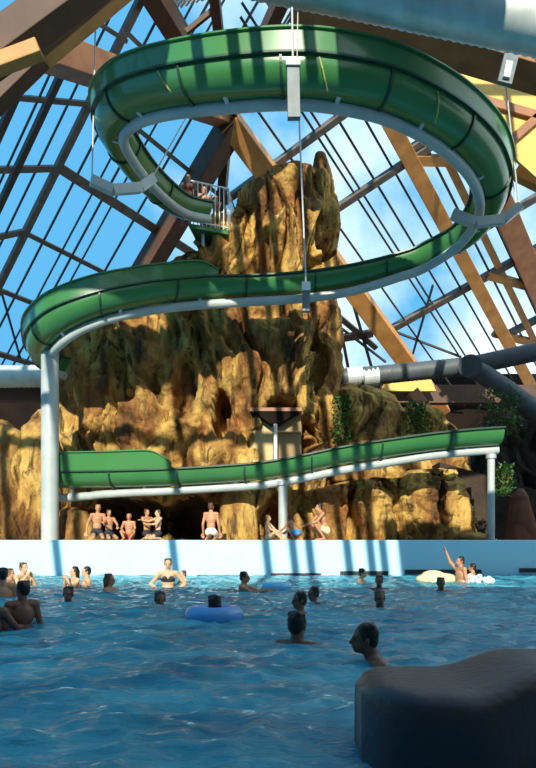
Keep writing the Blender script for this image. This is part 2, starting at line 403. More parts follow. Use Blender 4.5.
tbeam(P(380, 395, 33), P(600, 395, 33), .5, 1.0, WOODD, 'dark horizontal timber beam behind the ducts at right')
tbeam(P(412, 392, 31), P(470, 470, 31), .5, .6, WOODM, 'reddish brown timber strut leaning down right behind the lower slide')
for a, b in (((410, 157), (458, 158)), ((486, 272), (540, 287)), ((492, 330), (540, 342))):
    MB().beam(onp(*a, NR)-NR*.3, onp(*b, NR)-NR*.3, .45, .3, NR).build('cross_strut', WOODO, w2)
# pine boards: gable panel at the upper right
pb = MB(); pl = [P(440, 55, 21), P(570, 75, 21), P(570, 205, 21), P(535, 176, 21), P(497, 142, 21)]
pb.prism(pl, (0, .12, 0)); pbo = pb.build('pine_panel', PINE)
tag(pbo, 'yellow sunlit pine board panel under the roof at upper right', 'panel')
for a, b in (((440, 88), (560, 122)), ((500, 150), (560, 98))):
    MB().beam(P(*a, 20.9), P(*b, 20.9), .28, .12, (0, 1, 0)).build('batten', WOODM, pbo)
pb2 = MB().prism([P(384, 384, 32), P(430, 377, 32), P(436, 391, 32), P(380, 391, 32)], (0, .2, 0)).build('pine_panel', PINE)
tag(pb2, 'small pale pine board panel below the grey duct junction at right', 'panel')
# slatted louvre
lv = empty('louvre', P(185, 20, 22.5), 'white slatted louvre panel between two dark beams at the top of the roof', 'louvre')
for k in range(9):
    x = 165+k*5.2
    MB().beam(P(x, 12-k*1.8, 22.4), P(x+22, -14, 21.6) if k > 6 else P(x+16-k*.3, -14, 21.8), .07, .12).build('slat', WHITEP, lv)
MB().beam(P(186, 32, 22.4), P(216, 8, 22.2), .12, .2).build('frame', WOODD, lv)

# ------------------------------------------------------------------ ducts
def duct(pts, r, m, name, label, corr=.20):
    pts = [Vector(p) for p in pts]; q = []; rs = []
    for a, b in zip(pts[:-1], pts[1:]):
        n = max(2, int((b-a).length/(corr/2)))
        for k in range(n):
            q.append(a.lerp(b, k/n)); rs.append(r*(1.0 if k % 2 else 1.045))
    q.append(pts[-1]); rs.append(r)
    return tag(MB().tube(q, rs, 28).build(name, m, smooth=True), label, 'duct', 'ventilation ducts under the roof')
d1 = duct([P(255, -34, 13.2), P(400, -5, 13.2), P(600, 36, 13.0)], .56, DUCT, 'air_duct', 'big silver corrugated air duct across the top right corner')
d2 = duct([P(-300, 380, 25), P(52, 376, 25)], .44, DUCT, 'air_duct', 'silver corrugated air duct at the left edge behind the white column')
d3 = duct([P(330, 379, 27), P(390, 374, 27), P(470, 366, 27), P(600, 338, 26)], .40, DUCTD, 'air_duct', 'dark grey air duct running horizontally to the right edge above the lower slide')
d4 = duct([P(472, 366, 27), P(560, 428, 25)], .42, DUCTD, 'air_duct', 'dark grey air duct branching down to the right from the junction')
MB().tube([P(470, 366, 26.4), P(470, 366, 27.6)], .50, 24).build('junction_cap', DUCTD, d3)
for px in (356, 372):
    MB().tube([P(px-9, 377.5, 27), P(px+6, 375.8, 27)], .43, 24).build('lagging', DUCT, d3)
for a in ((505, 48, 13), (472, 15, 12.9)):
    pass
br = empty('duct_bracket', P(506, 62, 16.2), 'grey steel strap bracket clasping the big brown beam below the silver duct', 'bracket')
MB().beam(P(512, 52, 16.1), P(504, 84, 16.1), .38, .12, (0, 1, 0)).build('plate', STEELD, br)
MB().beam(P(509, 62, 16.0), P(506, 78, 16.0), .18, .1, (0, 1, 0)).build('stiffener', STEEL, br)

# ------------------------------------------------------------------ rock
def sst(t): t = max(0, min(1, t)); return t*t*(3-2*t)
def lerp_levels(levels, y):
    if y <= levels[0][0]: return levels[0][1:]
    for a, b in zip(levels[:-1], levels[1:]):
        if a[0] <= y <= b[0]:
            k = (y-a[0])/(b[0]-a[0]); return [u+(v-u)*k for u, v in zip(a[1:], b[1:])]
    return levels[-1][1:]
def rock_loft(mb, levels, Dc, Ds, nz=150, na=220, amp=1.0, dents=(), seed=0, fl=1.0, front_at=None):
    """levels: (row, left column, right column, half depth) in the photo, at distance Ds"""
    y0, y1 = levels[0][0], levels[-1][0]; vs = []; fs = []
    for j in range(nz+1):
        k = j/nz; py = y0+(y1-y0)*k
        xl, xr, b = lerp_levels(levels, py)
        if front_at: Dc = Dsil = front_at+b
        else: Dsil = Ds
        z = EYE+(HY-py)/F*Dsil; a = S(xr-xl, Dsil)/2; cx = S((xl+xr)/2-CX, Dsil)
        for i in range(na):
            u = i/na; th = (PI + PI*u/.68) if u < .68 else PI*(u-.68)/.32     # most columns on the front
            c, s = math.cos(th), math.sin(th)
            x = cx+a*math.copysign(abs(c)**.8, c); y = Dc+b*math.copysign(abs(s)**.75, s)
            q = Vector((x+seed*13.7, y, z))
            wp = noise.noise((x*.35+seed, y*.35, z*.30)); wq = noise.noise((x*.9, y*.9+seed, z*.55))
            xx = (q.x+1.1*wp+.35*wq+z*.10)*fl
            n1 = noise.noise((xx*.55, q.y*.45, z*.12))
            r1 = 1-2*abs(noise.noise((xx*.85+2, q.y*.6, z*.16)))
            cv = noise.noise((xx*.80+5, q.y*.5, z*.17)); c1 = max(0, 1-abs(cv)/.085)*sst(.6+1.6*noise.noise((x*.4, y*.4+3, z*.3)))
            cv = noise.noise((xx*1.9+1, q.y*1.1, z*.38)); c2 = max(0, 1-abs(cv)/.11)
            sw = (z*.40 + 1.3*noise.noise((xx*.75, q.y*.5, z*.15+5))) % 1.0
            saw = sw*sw if sw < .85 else .7225*(1-sst((sw-.85)/.15))
            n2 = noise.fractal((q.x*1.5, q.y*1.5, z*1.2), .85, 2.1, 6)
            n3 = noise.noise((q.x*.8+3, q.y*.8, z*.75+9))
            d = amp*(.70*n1 + .30*r1 - .62*c1 - .24*c2 + .62*saw + .25*n2 + .30*n3 + .22*(1-3*abs(noise.noise((xx*1.4+8, q.y*1.2, z*.55+2)))) - .18)
            edge = .45+.55*min(1, abs(s)*1.6)
            taper = min(1, .15+a*.38)
            d *= edge*taper
            front = s < .15
            for (dx, dy, rx, ry, dep) in dents:
                if front:
                    ppx = CX+x*F/y + .45*rx*noise.noise((x*.9, z*.9, dx)) + .25*rx*noise.noise((x*2.3, z*2.3, dx))
                    e = ((ppx-dx)/rx)**2+((HY-(z-EYE)*F/y-dy+.3*ry*noise.noise((x*1.3, z*.8, dx+5)))/ry)**2
                    if e < 1: y += dep*sst((1-e)*1.7)
            vs.append((x+c*d*.7, y+s*d, z))
    for j in range(nz):
        for i in range(na):
            fs.append((j*na+i, (j+1)*na+i, (j+1)*na+(i+1) % na, j*na+(i+1) % na))
    o = len(vs); fs.append(tuple(range(na))); fs.append(tuple(range(nz*na+na-1, nz*na-1, -1)))
    mb.add(vs, fs)
tower = MB()
rock_loft(tower, [(165, 284, 302, .3), (170, 272, 309, .5), (178, 263, 316, .8), (190, 250, 328, 1.2), (205, 241, 330, 1.5), (228, 234, 331, 1.8), (237, 212, 332, 2.0), (262, 204, 333, 2.1), (290, 160, 333, 2.2), (303, 125, 334, 2.3),
                  (314, 104, 335, 2.4), (326, 78, 336, 2.5), (350, 63, 337, 2.6), (400, 58, 338, 2.8), (470, 57, 339, 3.0), (500, 57, 340, 3.0), (542, 56, 342, 3.1)],
          25.2, 22.6, 330, 420, 1.0,
          dents=((222, 411, 9, 30, 1.9), (183, 385, 14, 40, .8), (120, 380, 10, 40, .6), (250, 215, 8, 45, .6), (326, 244, 8, 16, 1.3), (312, 275, 12, 20, .6),
                 (192, 522, 34, 34, 3.2), (125, 522, 44, 34, 3.0), (272, 522, 12, 28, 1.6), (276, 430, 33, 34, 1.9), (300, 215, 5, 45, .5), (318, 390, 6, 60, .7), (265, 255, 8, 30, .5)), seed=1, front_at=22.3)
rock_loft(tower, [(153, 317.5, 321, .08), (157, 315, 325, .3), (168, 313, 328, .5), (185, 309, 331, .9), (215, 300, 331, 1.2)], 24.4, 22.6, 40, 70, .5, seed=4, front_at=23.0)
rock_loft(tower, [(181, 254, 260, .1), (186, 249, 266, .4), (198, 242, 272, .8), (222, 236, 280, 1.2)], 24.0, 22.6, 30, 60, .6, seed=6, front_at=22.8)
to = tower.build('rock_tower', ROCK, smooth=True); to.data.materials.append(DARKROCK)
for pg in to.data.polygons:                       # cave shade at the foot put into the colour as dark rock
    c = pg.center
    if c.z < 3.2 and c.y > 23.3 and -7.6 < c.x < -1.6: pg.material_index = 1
tag(to, 'towering ochre artificial rock with fluted cliffs rising behind the green slide', 'rock')

def boulder(levels, Dc, Ds, label, seed, amp=.8, nz=90, na=150, m=None, dents=(), fl=1.0):
    mb = MB(); rock_loft(mb, levels, Dc, Ds, nz, na, amp, dents, seed, fl)
    return tag(mb.build('boulder', m or ROCK, smooth=True), label, 'rock')
boulder([(398, 34, 42, .2), (403, 24, 50, .7), (420, 12, 54, 1.0), (460, 4, 56, 1.2), (500, -2, 57, 1.3), (542, -8, 58, 1.3)], 23.6, 22, 'tall rounded ochre rock at the left edge behind the white column', 11, .55)
boulder([(415, -25, -5, .3), (430, -35, 14, .8), (470, -40, 20, 1.0), (542, -40, 26, 1.1)], 23.0, 22, 'sunlit yellow rock cut by the left edge of the picture', 12, .5)
boulder([(507, 66, 74, .2), (511, 60, 84, .5), (522, 57, 92, .6), (542, 56, 98, .7)], 21.6, 21.3, 'low ochre boulder at the foot of the tower beside the white column', 13, .4, 50, 90)
boulder([(372, 350, 362, .2), (377, 343, 378, .7), (390, 338, 400, 1.2), (410, 336, 412, 1.5), (440, 334, 418, 1.7), (480, 330, 424, 1.8)], 25.2, 23.5, 'brown rounded rock to the right of the tower above the lower slide', 14, .7)
boulder([(466, 420, 462, .9), (480, 345, 470, 1.3), (492, 306, 474, 1.6), (515, 300, 478, 1.7), (542, 296, 482, 1.7)], 23.9, 22.3, 'wide row of bulging ochre rocks under the right end of the lower slide', 15, .85, 100, 240, fl=1.5, dents=((352, 520, 5, 40, .7), (400, 520, 5, 40, .6), (440, 510, 4, 40, .7)))
boulder([(489, 226, 250, .4), (496, 221, 256, .6), (515, 219, 257, .65), (542, 217, 260, .7)], 22.0, 21.5, 'lit ochre rock pillar beside the dark cave mouth under the slide', 16, .4, 60, 90)
boulder([(395, 418, 430, .2), (405, 405, 450, .8), (430, 396, 470, 1.2), (470, 390, 485, 1.4)], 27.5, 26, 'dim brown rock with plants behind the right end of the slide', 17, .6)
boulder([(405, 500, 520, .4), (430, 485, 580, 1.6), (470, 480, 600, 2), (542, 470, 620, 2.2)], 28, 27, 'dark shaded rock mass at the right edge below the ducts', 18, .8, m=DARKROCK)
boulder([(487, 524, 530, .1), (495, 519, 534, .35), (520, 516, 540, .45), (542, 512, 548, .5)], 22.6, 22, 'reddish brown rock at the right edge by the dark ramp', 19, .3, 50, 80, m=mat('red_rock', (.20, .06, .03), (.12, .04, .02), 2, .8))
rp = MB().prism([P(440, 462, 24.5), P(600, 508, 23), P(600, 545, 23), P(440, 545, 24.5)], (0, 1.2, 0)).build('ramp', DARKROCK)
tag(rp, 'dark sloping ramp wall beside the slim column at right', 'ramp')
mb = MB(); mb.ell(P(470, 534, 20.3)-Vector((0, 0, .08)), (.55, .5, .17), 40, 16)
for i, v in enumerate(mb.v): mb.v[i] = v+Vector((0, 0, .08*noise.noise(v*1.5))) if v.z > DECK else v
tag(mb.build('boulder', ROCK, smooth=True), 'flat sandy boulder at the foot of the slim right column', 'rock')

# bin-like lookout set in the rock
lo = empty('rock_lookout', P(276, 450, 21.85), 'cream lookout box with funnel shaped head set in the rock face', 'structure')
MB().box(tuple(P(251, 462, 22.35)), tuple(P(302, 409, 22.35)+Vector((0, .9, 0)))).build('shell', WOODD, lo)
MB().box(tuple(P(253, 462, 22.15)), tuple(P(273, 413, 22.15)+Vector((0, .3, 0)))).build('panel', PANEL, lo)
MB().box(tuple(P(278, 462, 22.20)), tuple(P(301, 413, 22.20)+Vector((0, .2, 0)))).build('panel', mat('brown_panel', (.34, .22, .10), (.28, .18, .08), 2, .7), lo)
MB().box(tuple(P(278, 432, 22.05)), tuple(P(301, 430.5, 22.05)+Vector((0, .2, 0)))).build('rail', PANEL, lo)
MB().box(tuple(P(250, 411, 21.65)), tuple(P(302, 407.5, 21.65)+Vector((0, .9, 0)))).build('lintel', WOODM, lo)
MB().prism([P(253, 411, 21.70), P(300, 411, 21.70), P(279, 424, 21.70), P(271, 424, 21.70)], (0, .5, 0)).build('funnel', HALL, lo)
MB().tube([P(275.5, 424, 21.75), P(275.5, 462, 21.75)], .07).build('post', WHITEP, lo)

# ------------------------------------------------------------------ water slides
def frames(path):
    fr = []
    for i, p in enumerate(path):
        a = Vector(path[max(i-1, 0)][:3]); b = Vector(path[min(i+1, len(path)-1)][:3]); t = (b-a); t.z = 0; t.normalize()
        fr.append((Vector(p[:3]), Vector((t.y, -t.x, 0)), t))
    return fr
def sweep(fr, prof):
    mb = MB(); n = len(prof[0] if isinstance(prof[0][0], (list, tuple)) else prof); vs = []; fs = []
    for i, (p, r, t) in enumerate(fr):
        pr = prof[i] if isinstance(prof[0][0], (list, tuple)) else prof
        vs += [p+r*a+Vector((0, 0, b)) for a, b in pr]
    for i in range(len(fr)-1):
        for k in range(n): fs.append((i*n+k, i*n+(k+1) % n, (i+1)*n+(k+1) % n, (i+1)*n+k))
    fs.append(tuple(range(n))); fs.append(tuple(range((len(fr)-1)*n, len(fr)*n)))
    return mb.add(vs, fs)
R = .50
TR = [(R*math.cos(a), R*math.sin(a)) for a in [PI+PI*k/22 for k in range(23)]] + [(R, .06)] + [(R-.04, .06)] + \
     [((R-.04)*math.cos(a), (R-.04)*math.sin(a)) for a in [2*PI-PI*k/22 for k in range(23)]] + [(-R+.04, .06), (-R, .06)]
def lip(sg): return [(sg*R, .0), (sg*(R+.09), .0), (sg*(R+.09), .05), (sg*R, .07)]
RIB = [((R+.045)*math.cos(a), (R+.045)*math.sin(a)) for a in [PI+PI*k/20 for k in range(21)]] + [((R-.005)*math.cos(a), (R-.005)*math.sin(a)) for a in [2*PI-PI*k/20 for k in range(21)]]
def guard(fr, sg, i0, i1, hgt=.45, rise=(6, 6)):
    prof = []; f = fr[i0:i1]
    for i in range(len(f)):
        k = min(1, (i+1)/rise[0], (len(f)-i)/rise[1]) if rise else 1
        h = .07+hgt*max(.02, math.sin(k*PI/2)); b = R+.05
        prof.append([(sg*(b-.03), .04), (sg*(b+.02), .04), (sg*(b+.05), h-.03), (sg*(b+.11), h-.02), (sg*(b+.11), h+.02), (sg*b, h+.02)])
    return sweep(f, prof)
def slide(name, label, ctrl, n, pipe, guards, ribstep, root, hgt=.45):
    """ctrl: (column, row, distance) of the trough axis"""
    path = spline([tuple(P(*c)) for c in ctrl], n); fr = frames(path)
    o = empty(name, root, label, 'water slide')
    sweep(fr, TR).build('trough', GREEN, o, smooth=True, autosmooth=40)
    for sg in (-1, 1): sweep(fr, lip(sg)).build('rim', GREENLIP, o)
    for sg, i0, i1 in guards: guard(fr, sg, i0, i1, hgt).build('side_wall', GREEN, o, smooth=True, autosmooth=40)
    acc = 0; last = fr[0][0]
    for i in range(1, len(fr)-1):
        acc += (fr[i][0]-last).length; last = fr[i][0]
        if acc > ribstep:
            acc = 0; p, r, t = fr[i]
            sweep([(p-t*.03, r, t), (p+t*.03, r, t)], RIB).build('joint_flange', GREENLIP, o)
    off = spline(pipe, n); pts = []
    m = len(off)
    for i, (p, r, t) in enumerate(fr):
        a, b = off[min(m-1, int(i/(len(fr)-1)*(m-1)))]
        pts.append(p+r*a+Vector((0, 0, b)))
    MB().tube(pts, .145, 18).build('support_pipe', PIPE, o, smooth=True, autosmooth=50)
    step = int(2.4/max(.02, (fr[len(fr)//2][0]-fr[len(fr)//2+1][0]).length))
    for i in range(step//2, len(fr), step):                # saddles that carry the trough on the pipe
        p, r, t = fr[i]
        MB().beam(pts[i], p+Vector((0, 0, -R*.9)), .10, .10).build('saddle', STEEL, o)
    return o, fr, pts
up_ctrl = [(203, 208, 22.2), (180, 202, 21.3), (158, 186, 20.2), (134, 160, 18.8), (113, 124, 17.1), (122, 102, 16.0), (152, 88, 15.2), (210, 78, 14.4), (290, 72, 14.0), (350, 78, 14.1), (402, 93, 14.5), (453, 123, 15.2),
           (484, 158, 16.3), (490, 194, 17.6), (469, 228, 19.0), (430, 250, 19.9), (400, 261, 20.2), (350, 273, 20.4), (300, 280, 20.5), (250, 283, 20.4), (200, 284, 20.0), (150, 289, 19.4), (102, 299, 19.0), (66, 314, 19.1), (46, 331, 19.8), (41, 346, 20.9), (48, 357, 22.0), (58, 361, 22.6)]
NSEG = 10
upipe = [(-.30, -.52)]*15 + [(-.28, -.66)]*2 + [(-.2, -.72)]*3 + [(0, -.70), (.2, -.62), (.25, -.60)] + [(.28, -.58)]*5
us, ufr, upts = slide('water_slide', 'long green looping water slide high above the pool with pale support pipe', up_ctrl, NSEG, upipe,
      [(1, 2*NSEG, 15*NSEG), (-1, int(19.7*NSEG), int(25.4*NSEG))], 2.3, P(290, 69, 14.0))
lo_ctrl = [(54, 474.5, 21.2), (75, 474, 21.1), (110, 473.5, 20.9), (160, 472, 20.7), (210, 469.5, 20.6), (260, 465.5, 20.5), (300, 459, 20.4), (340, 450.5, 20.3), (380, 444, 20.3), (430, 437, 20.3), (470, 433, 20.3), (499, 431, 20.3)]
lpipe = [(-.1, -.82), (-.1, -.80), (-.1, -.70), (-.1, -.66), (-.1, -.64)] + [(-.1, -.66)]*4 + [(-.1, -.62)]*3
ls, lfr, lpts = slide('water_slide', 'lower green water slide running across the foot of the rock to an open right end', lo_ctrl, NSEG, lpipe, [(1, 0, int(3.4*NSEG))], 2.2, P(280, 462, 20.5), .60)
# wave in the outer joints: small yellow-green rope loops hung on the outside
ROPE = mat('yellow_green_rope', (.45, .48, .14), (.40, .42, .10), 8, .7)
for tx in (172, 318, 424):
    i = min(range(4*NSEG, 13*NSEG), key=lambda q: abs(CX+ufr[q][0].x*F/ufr[q][0].y-tx) + (50 if ufr[q][0].y > 16 else 0)); p, r, t = ufr[i]
    pts = [p+r*((R+.03)*math.cos(a))+Vector((0, 0, (R+.03)*math.sin(a)))+t*.08*k for k, a in enumerate([-.1, -.5, -.9, -1.3])]
    MB().tube(pts, .02, 6).build('tie_rope', ROPE, us)

# columns
def column(px, pyt, D, r, label, rt=None, base=False):
    x = P(px, pyt, D).x; zt = P(px, pyt, D).z
    o = empty('support_column', (x, D, DECK), label, 'column', 'white steel columns carrying the slide')
    MB().tube([(x, D, DECK), (x, D, zt)], [r, rt or r], 28).build('shaft', PIPE, o, smooth=True, autosmooth=50)
    MB().tube([(x, D, zt-.12), (x, D, zt+.02)], r*1.35, 24).build('head_flange', STEEL, o)
    if base: MB().tube([(x, D, DECK), (x, D, DECK+.06)], r*1.6, 24).build('base_plate', STEEL, o)
    return o
column(50, 344, 20.4, .29, 'thick white column carrying the left turn of the upper slide')
column(283, 482, 20.4, .155, 'short slim white column carrying the middle of the lower slide', base=True)
column(491, 455, 20.3, .125, 'slim grey white column under the right end of the lower slide', base=True)

# hangers
def cable(o, a, b, r=.018): MB().tube([a, b], r, 8).build('cable', CABLE, o)
h1 = empty('slide_hanger', P(293, 92, 13.35), 'flat grey steel hanger with cable holding the front of the upper loop', 'hanger', 'cable hangers of the upper slide')
MB().beam(P(293, 64, 13.3), P(294, 119, 13.3), .28, .14, (0, 1, 0)).build('hanger_plate', STEELD, h1, bevel=.01)
MB().beam(P(293, 61, 13.28), P(293, 68, 13.28), .32, .2, (0, 1, 0)).build('clamp', PIPE, h1)
cable(h1, P(293, 66, 13.3), P(291, -60, 13.3), .022); cable(h1, P(297, 66, 13.3), P(299, -60, 13.4), .012)
h2 = empty('slide_hanger', P(306, 290, 19.85), 'long thin cable with white clamp hanging in front of the rock tower', 'hanger', 'cable hangers of the upper slide')
MB().beam(P(306, 284, 19.8), P(306, 312, 19.8), .24, .14, (0, 1, 0)).build('hanger_plate', STEELD, h2, bevel=.01)
MB().beam(P(306, 283, 19.75), P(306, 291, 19.75), .28, .2, (0, 1, 0)).build('clamp', WHITEP, h2)
cable(h2, P(306, 285, 19.8), P(298, 90, 19.8), .028); cable(h2, P(298, 90, 19.8), P(297, -30, 19.8), .028)
def armhang(pts, w, label, rope, nm='bracket_arm'):
    o = empty('slide_hanger', pts[0], label, 'hanger', 'cable hangers of the upper slide')
    for a, b in zip(pts[:-1], pts[1:]): MB().beam(a, b, .22, w, (0, 0, 1)).build(nm, PIPE, o, bevel=.01)
    for a, b in rope: cable(o, a, b, .022)
    return o
armhang([P(91, 180, 16.6), P(112, 190, 16.9), P(140, 188, 17.6), P(153, 178, 18.0)], .26, 'grey bracket arm under the left end of the loop with cables at both tips',
        [(P(92, 180, 16.6), P(97, -40, 16.6)), (P(152, 178, 18.0), P(196, 100, 18.6)), (P(196, 100, 18.6), P(225, 40, 19))])
armhang([P(452, 214, 17.2), P(475, 223, 17.2), P(503, 220, 17.3), P(520, 206, 17.3)], .26, 'white bracket arm under the right end of the loop',
        [(P(519, 207, 17.3), P(506, 86, 16.4)), (P(516, 205, 17.3), P(512, 176, 17.3))])

# start platform
pf = empty('start_platform', P(216, 234, 22.5), 'small green start platform with white railing at the top of the slide', 'platform')
A, B_, C_, D_ = P(189, 227, 21.7), P(228, 235, 22.2), P(235, 230, 23.6), P(205, 221, 24.0)
zf = P(215, 232, 22.3).z
flo = [Vector((q.x, q.y, zf)) for q in (A, B_, C_, D_)]
MB().prism(flo, (0, 0, -.14)).build('deck', GREEN, pf)
def fence(a, b, n, h=1.55):
    for k in range(n+1):
        p = a.lerp(b, k/n); MB().tube([p, p+Vector((0, 0, h))], .016, 6).build('railing_bar', WHITEP, pf)
    MB().tube([a+Vector((0, 0, h)), b+Vector((0, 0, h))], .03, 8).build('handrail', WHITEP, pf)
    MB().tube([a+Vector((0, 0, .1)), b+Vector((0, 0, .1))], .025, 8).build('bottom_rail', WHITEP, pf)
fence(flo[0], flo[1], 9); fence(flo[1], flo[2], 6); fence(flo[2], flo[3], 6)
for x, y in ((203, 22.2), (226, 22.8), (212, 23.4)):
    p = P(x, 232, y); MB().tube([(p.x, p.y, zf-.1), (p.x, p.y, zf-1.0)], .06, 10).build('leg', PIPE, pf)

# ------------------------------------------------------------------ foreground pool rim
rim = MB(); vs = []; fs = []; NXr, NP = 90, 64
for i in range(NXr+1):
    k = i/NXr; x = .405+k*2.9
    top = .330+.080*sst((x-.72)/.36)-.012*sst((x-.45)/.2)+.010*noise.noise((x*5, 0, 0))
    endr = math.sqrt(max(0, 1-(1-min(1, k/.06))**2))
    yb = 2.80; yf = 2.2+.10*sst((x-.7)/.5)-.06*math.sin(min(PI, (x-.405)*4))
    yc = (yb+yf)/2; hw = (yb-yf)/2*(.35+.65*endr)
    for j in range(NP):
        a = 2*PI*j/NP; c, s = math.cos(a), math.sin(a)
        y = yc+hw*math.copysign(abs(c)**.22, c); zz = math.copysign(abs(s)**.14, s)
        z = -1.2+(top+1.2)*(zz+1)/2 - (1-endr)*.05
        q = 1+.006*noise.noise((x*4, y*4, z*4))
        vs.append((x-(.03*(1-endr) if s > 0 else 0), y*q, z))
for i in range(NXr):
    for j in range(NP): fs.append((i*NP+j, (i+1)*NP+j, (i+1)*NP+(j+1) % NP, i*NP+(j+1) % NP))
fs.append(tuple(range(NP))); fs.append(tuple(range(NXr*NP, NXr*NP+NP)))
rim.add(vs, fs)
tag(rim.build('concrete_barrier', CONC, smooth=True, autosmooth=60), 'dark purple grey rounded concrete barrier in the bottom right corner', 'barrier')

# ------------------------------------------------------------------ people
SKINS = {'tan': mat('tan_skin', (.52, .25, .13), (.46, .21, .11), 3, .5), 'pale': mat('pale_skin', (.68, .40, .24), (.62, .35, .20), 3, .5),
         'brown': mat('brown_skin', (.20, .085, .05), (.17, .07, .042), 3, .5)}
HAIRS = {'dark': mat('dark_hair', (.008, .006, .005), (.014, .009, .007), 20, .5), 'brown': mat('brown_hair', (.11, .05, .02), (.07, .03, .015), 20, .5),
         'fair': mat('fair_hair', (.36, .22, .08), (.28, .16, .06), 20, .5), 'red': mat('auburn_hair', (.20, .06, .02), (.14, .04, .015), 20, .5)}
CLOTH = {'black': mat('black_cloth', (.02, .02, .025), (.03, .03, .035), 9, .7), 'white': mat('white_cloth', (.78, .74, .66), (.7, .66, .6), 9, .7),
         'blue': mat('blue_cloth', (.06, .30, .66), (.05, .26, .6), 9, .7), 'red': mat('red_cloth', (.45, .05, .04), (.38, .04, .03), 9, .7),
         'cream': mat('cream_cloth', (.75, .62, .40), (.7, .56, .36), 9, .7)}
EYEM = mat('eye', (.03, .02, .015), (.04, .03, .02), 5, .2)
LIPM = mat('lip', (.40, .13, .10), (.36, .11, .09), 5, .4)

def remesh(mb, name, m, voxel, parent, it=4):
    me = mb.mesh(name+'_raw'); o = bpy.data.objects.new(name+'_raw', me); COL.objects.link(o)
    r = o.modifiers.new('r', 'REMESH'); r.mode = 'VOXEL'; r.voxel_size = voxel; r.use_smooth_shade = True
    s = o.modifiers.new('s', 'SMOOTH'); s.factor = .5; s.iterations = it
    dg = bpy.context.evaluated_depsgraph_get(); dg.update()
    nm = bpy.data.meshes.new_from_object(o.evaluated_get(dg)); nm.name = name
    bpy.data.objects.remove(o); bpy.data.meshes.remove(me)
    nm.materials.clear(); nm.materials.append(m)
    nm.polygons.foreach_set('use_smooth', [True]*len(nm.polygons))
    n = bpy.data.objects.new(name, nm); COL.objects.link(n); n.parent = parent
    return n

# body poses, figure of height 1.72 facing -Y; z = 0 is what it stands, sits or kneels on
def pose(kind, lean=(0, 0), arms='down'):
    J = {}
    lx, ly = lean
    ph = {'stand': .90, 'sit': .13, 'heels': .27, 'squat': .30, 'kneel': .50, 'bend': .62}[kind]
    J['pel'] = Vector((0, 0, ph))
    tl = Vector((lx, ly, 1)).normalized()
    J['che'] = J['pel']+tl*.34; J['neck'] = J['pel']+tl*.55
    J['head'] = J['neck']+(tl+Vector((0, -.12, .55))).normalized()*.15
    J['sh'] = {s: J['pel']+tl*.50+Vector((s*.175, 0, 0)) for s in (-1, 1)}
    for s in (-1, 1):
        hip = J['pel']+Vector((s*.09, 0, -.03))
        if kind == 'stand': kn, an, to_ = (s*.10, -.03, .48), (s*.10, .02, .08), (s*.12, -.14, .03)
        elif kind == 'sit': kn, an, to_ = (s*.22, -.36, .30), (s*.10, -.56, .07), (s*.12, -.72, .04)
        elif kind == 'heels': kn, an, to_ = (s*.14, -.40, .08), (s*.12, .03, .07), (s*.12, .16, .03)
        elif kind == 'kneel': kn, an, to_ = (s*.12, -.06, .08), (s*.12, .36, .07), (s*.12, .50, .03)
        elif kind == 'squat': kn, an, to_ = (s*.15, -.40, .48), (s*.12, -.10, .08), (s*.13, -.26, .03)
        else: kn, an, to_ = (s*.11, -.18, .40), (s*.11, .04, .08), (s*.12, -.13, .03)
        J['leg', s] = (hip, Vector(kn), Vector(an), Vector(to_))
        sh = J['sh'][s]
        a = arms if isinstance(arms, str) else arms[0 if s < 0 else 1]
        el, ha = {'down': ((s*.06, .03, -.29), (s*.08, -.06, -.55)), 'front': ((s*.05, -.18, -.20), (-s*.03, -.42, -.22)),
                  'face': ((s*.05, -.16, -.22), (-s*.10, -.20, .02)), 'up': ((s*.14, -.10, .18), (s*.16, -.20, .44)),
                  'reach': ((s*.04, -.27, -.10), (s*.02, -.54, -.06)), 'side': ((s*.24, -.06, -.14), (s*.48, -.14, -.16)),
                  'knee': ((s*.06, -.20, -.22), (-s*.02, -.40, -.30)), 'prop': ((s*.12, .08, -.27), (s*.16, -.04, -.52)),
                  'hips': ((s*.20, .05, -.24), (s*.02, -.10, -.36)), 'float': ((s*.22, -.14, -.12), (s*.34, -.36, -.09))}[a]
        J['arm', s] = (sh, sh+Vector(el), sh+Vector(ha))
    return J

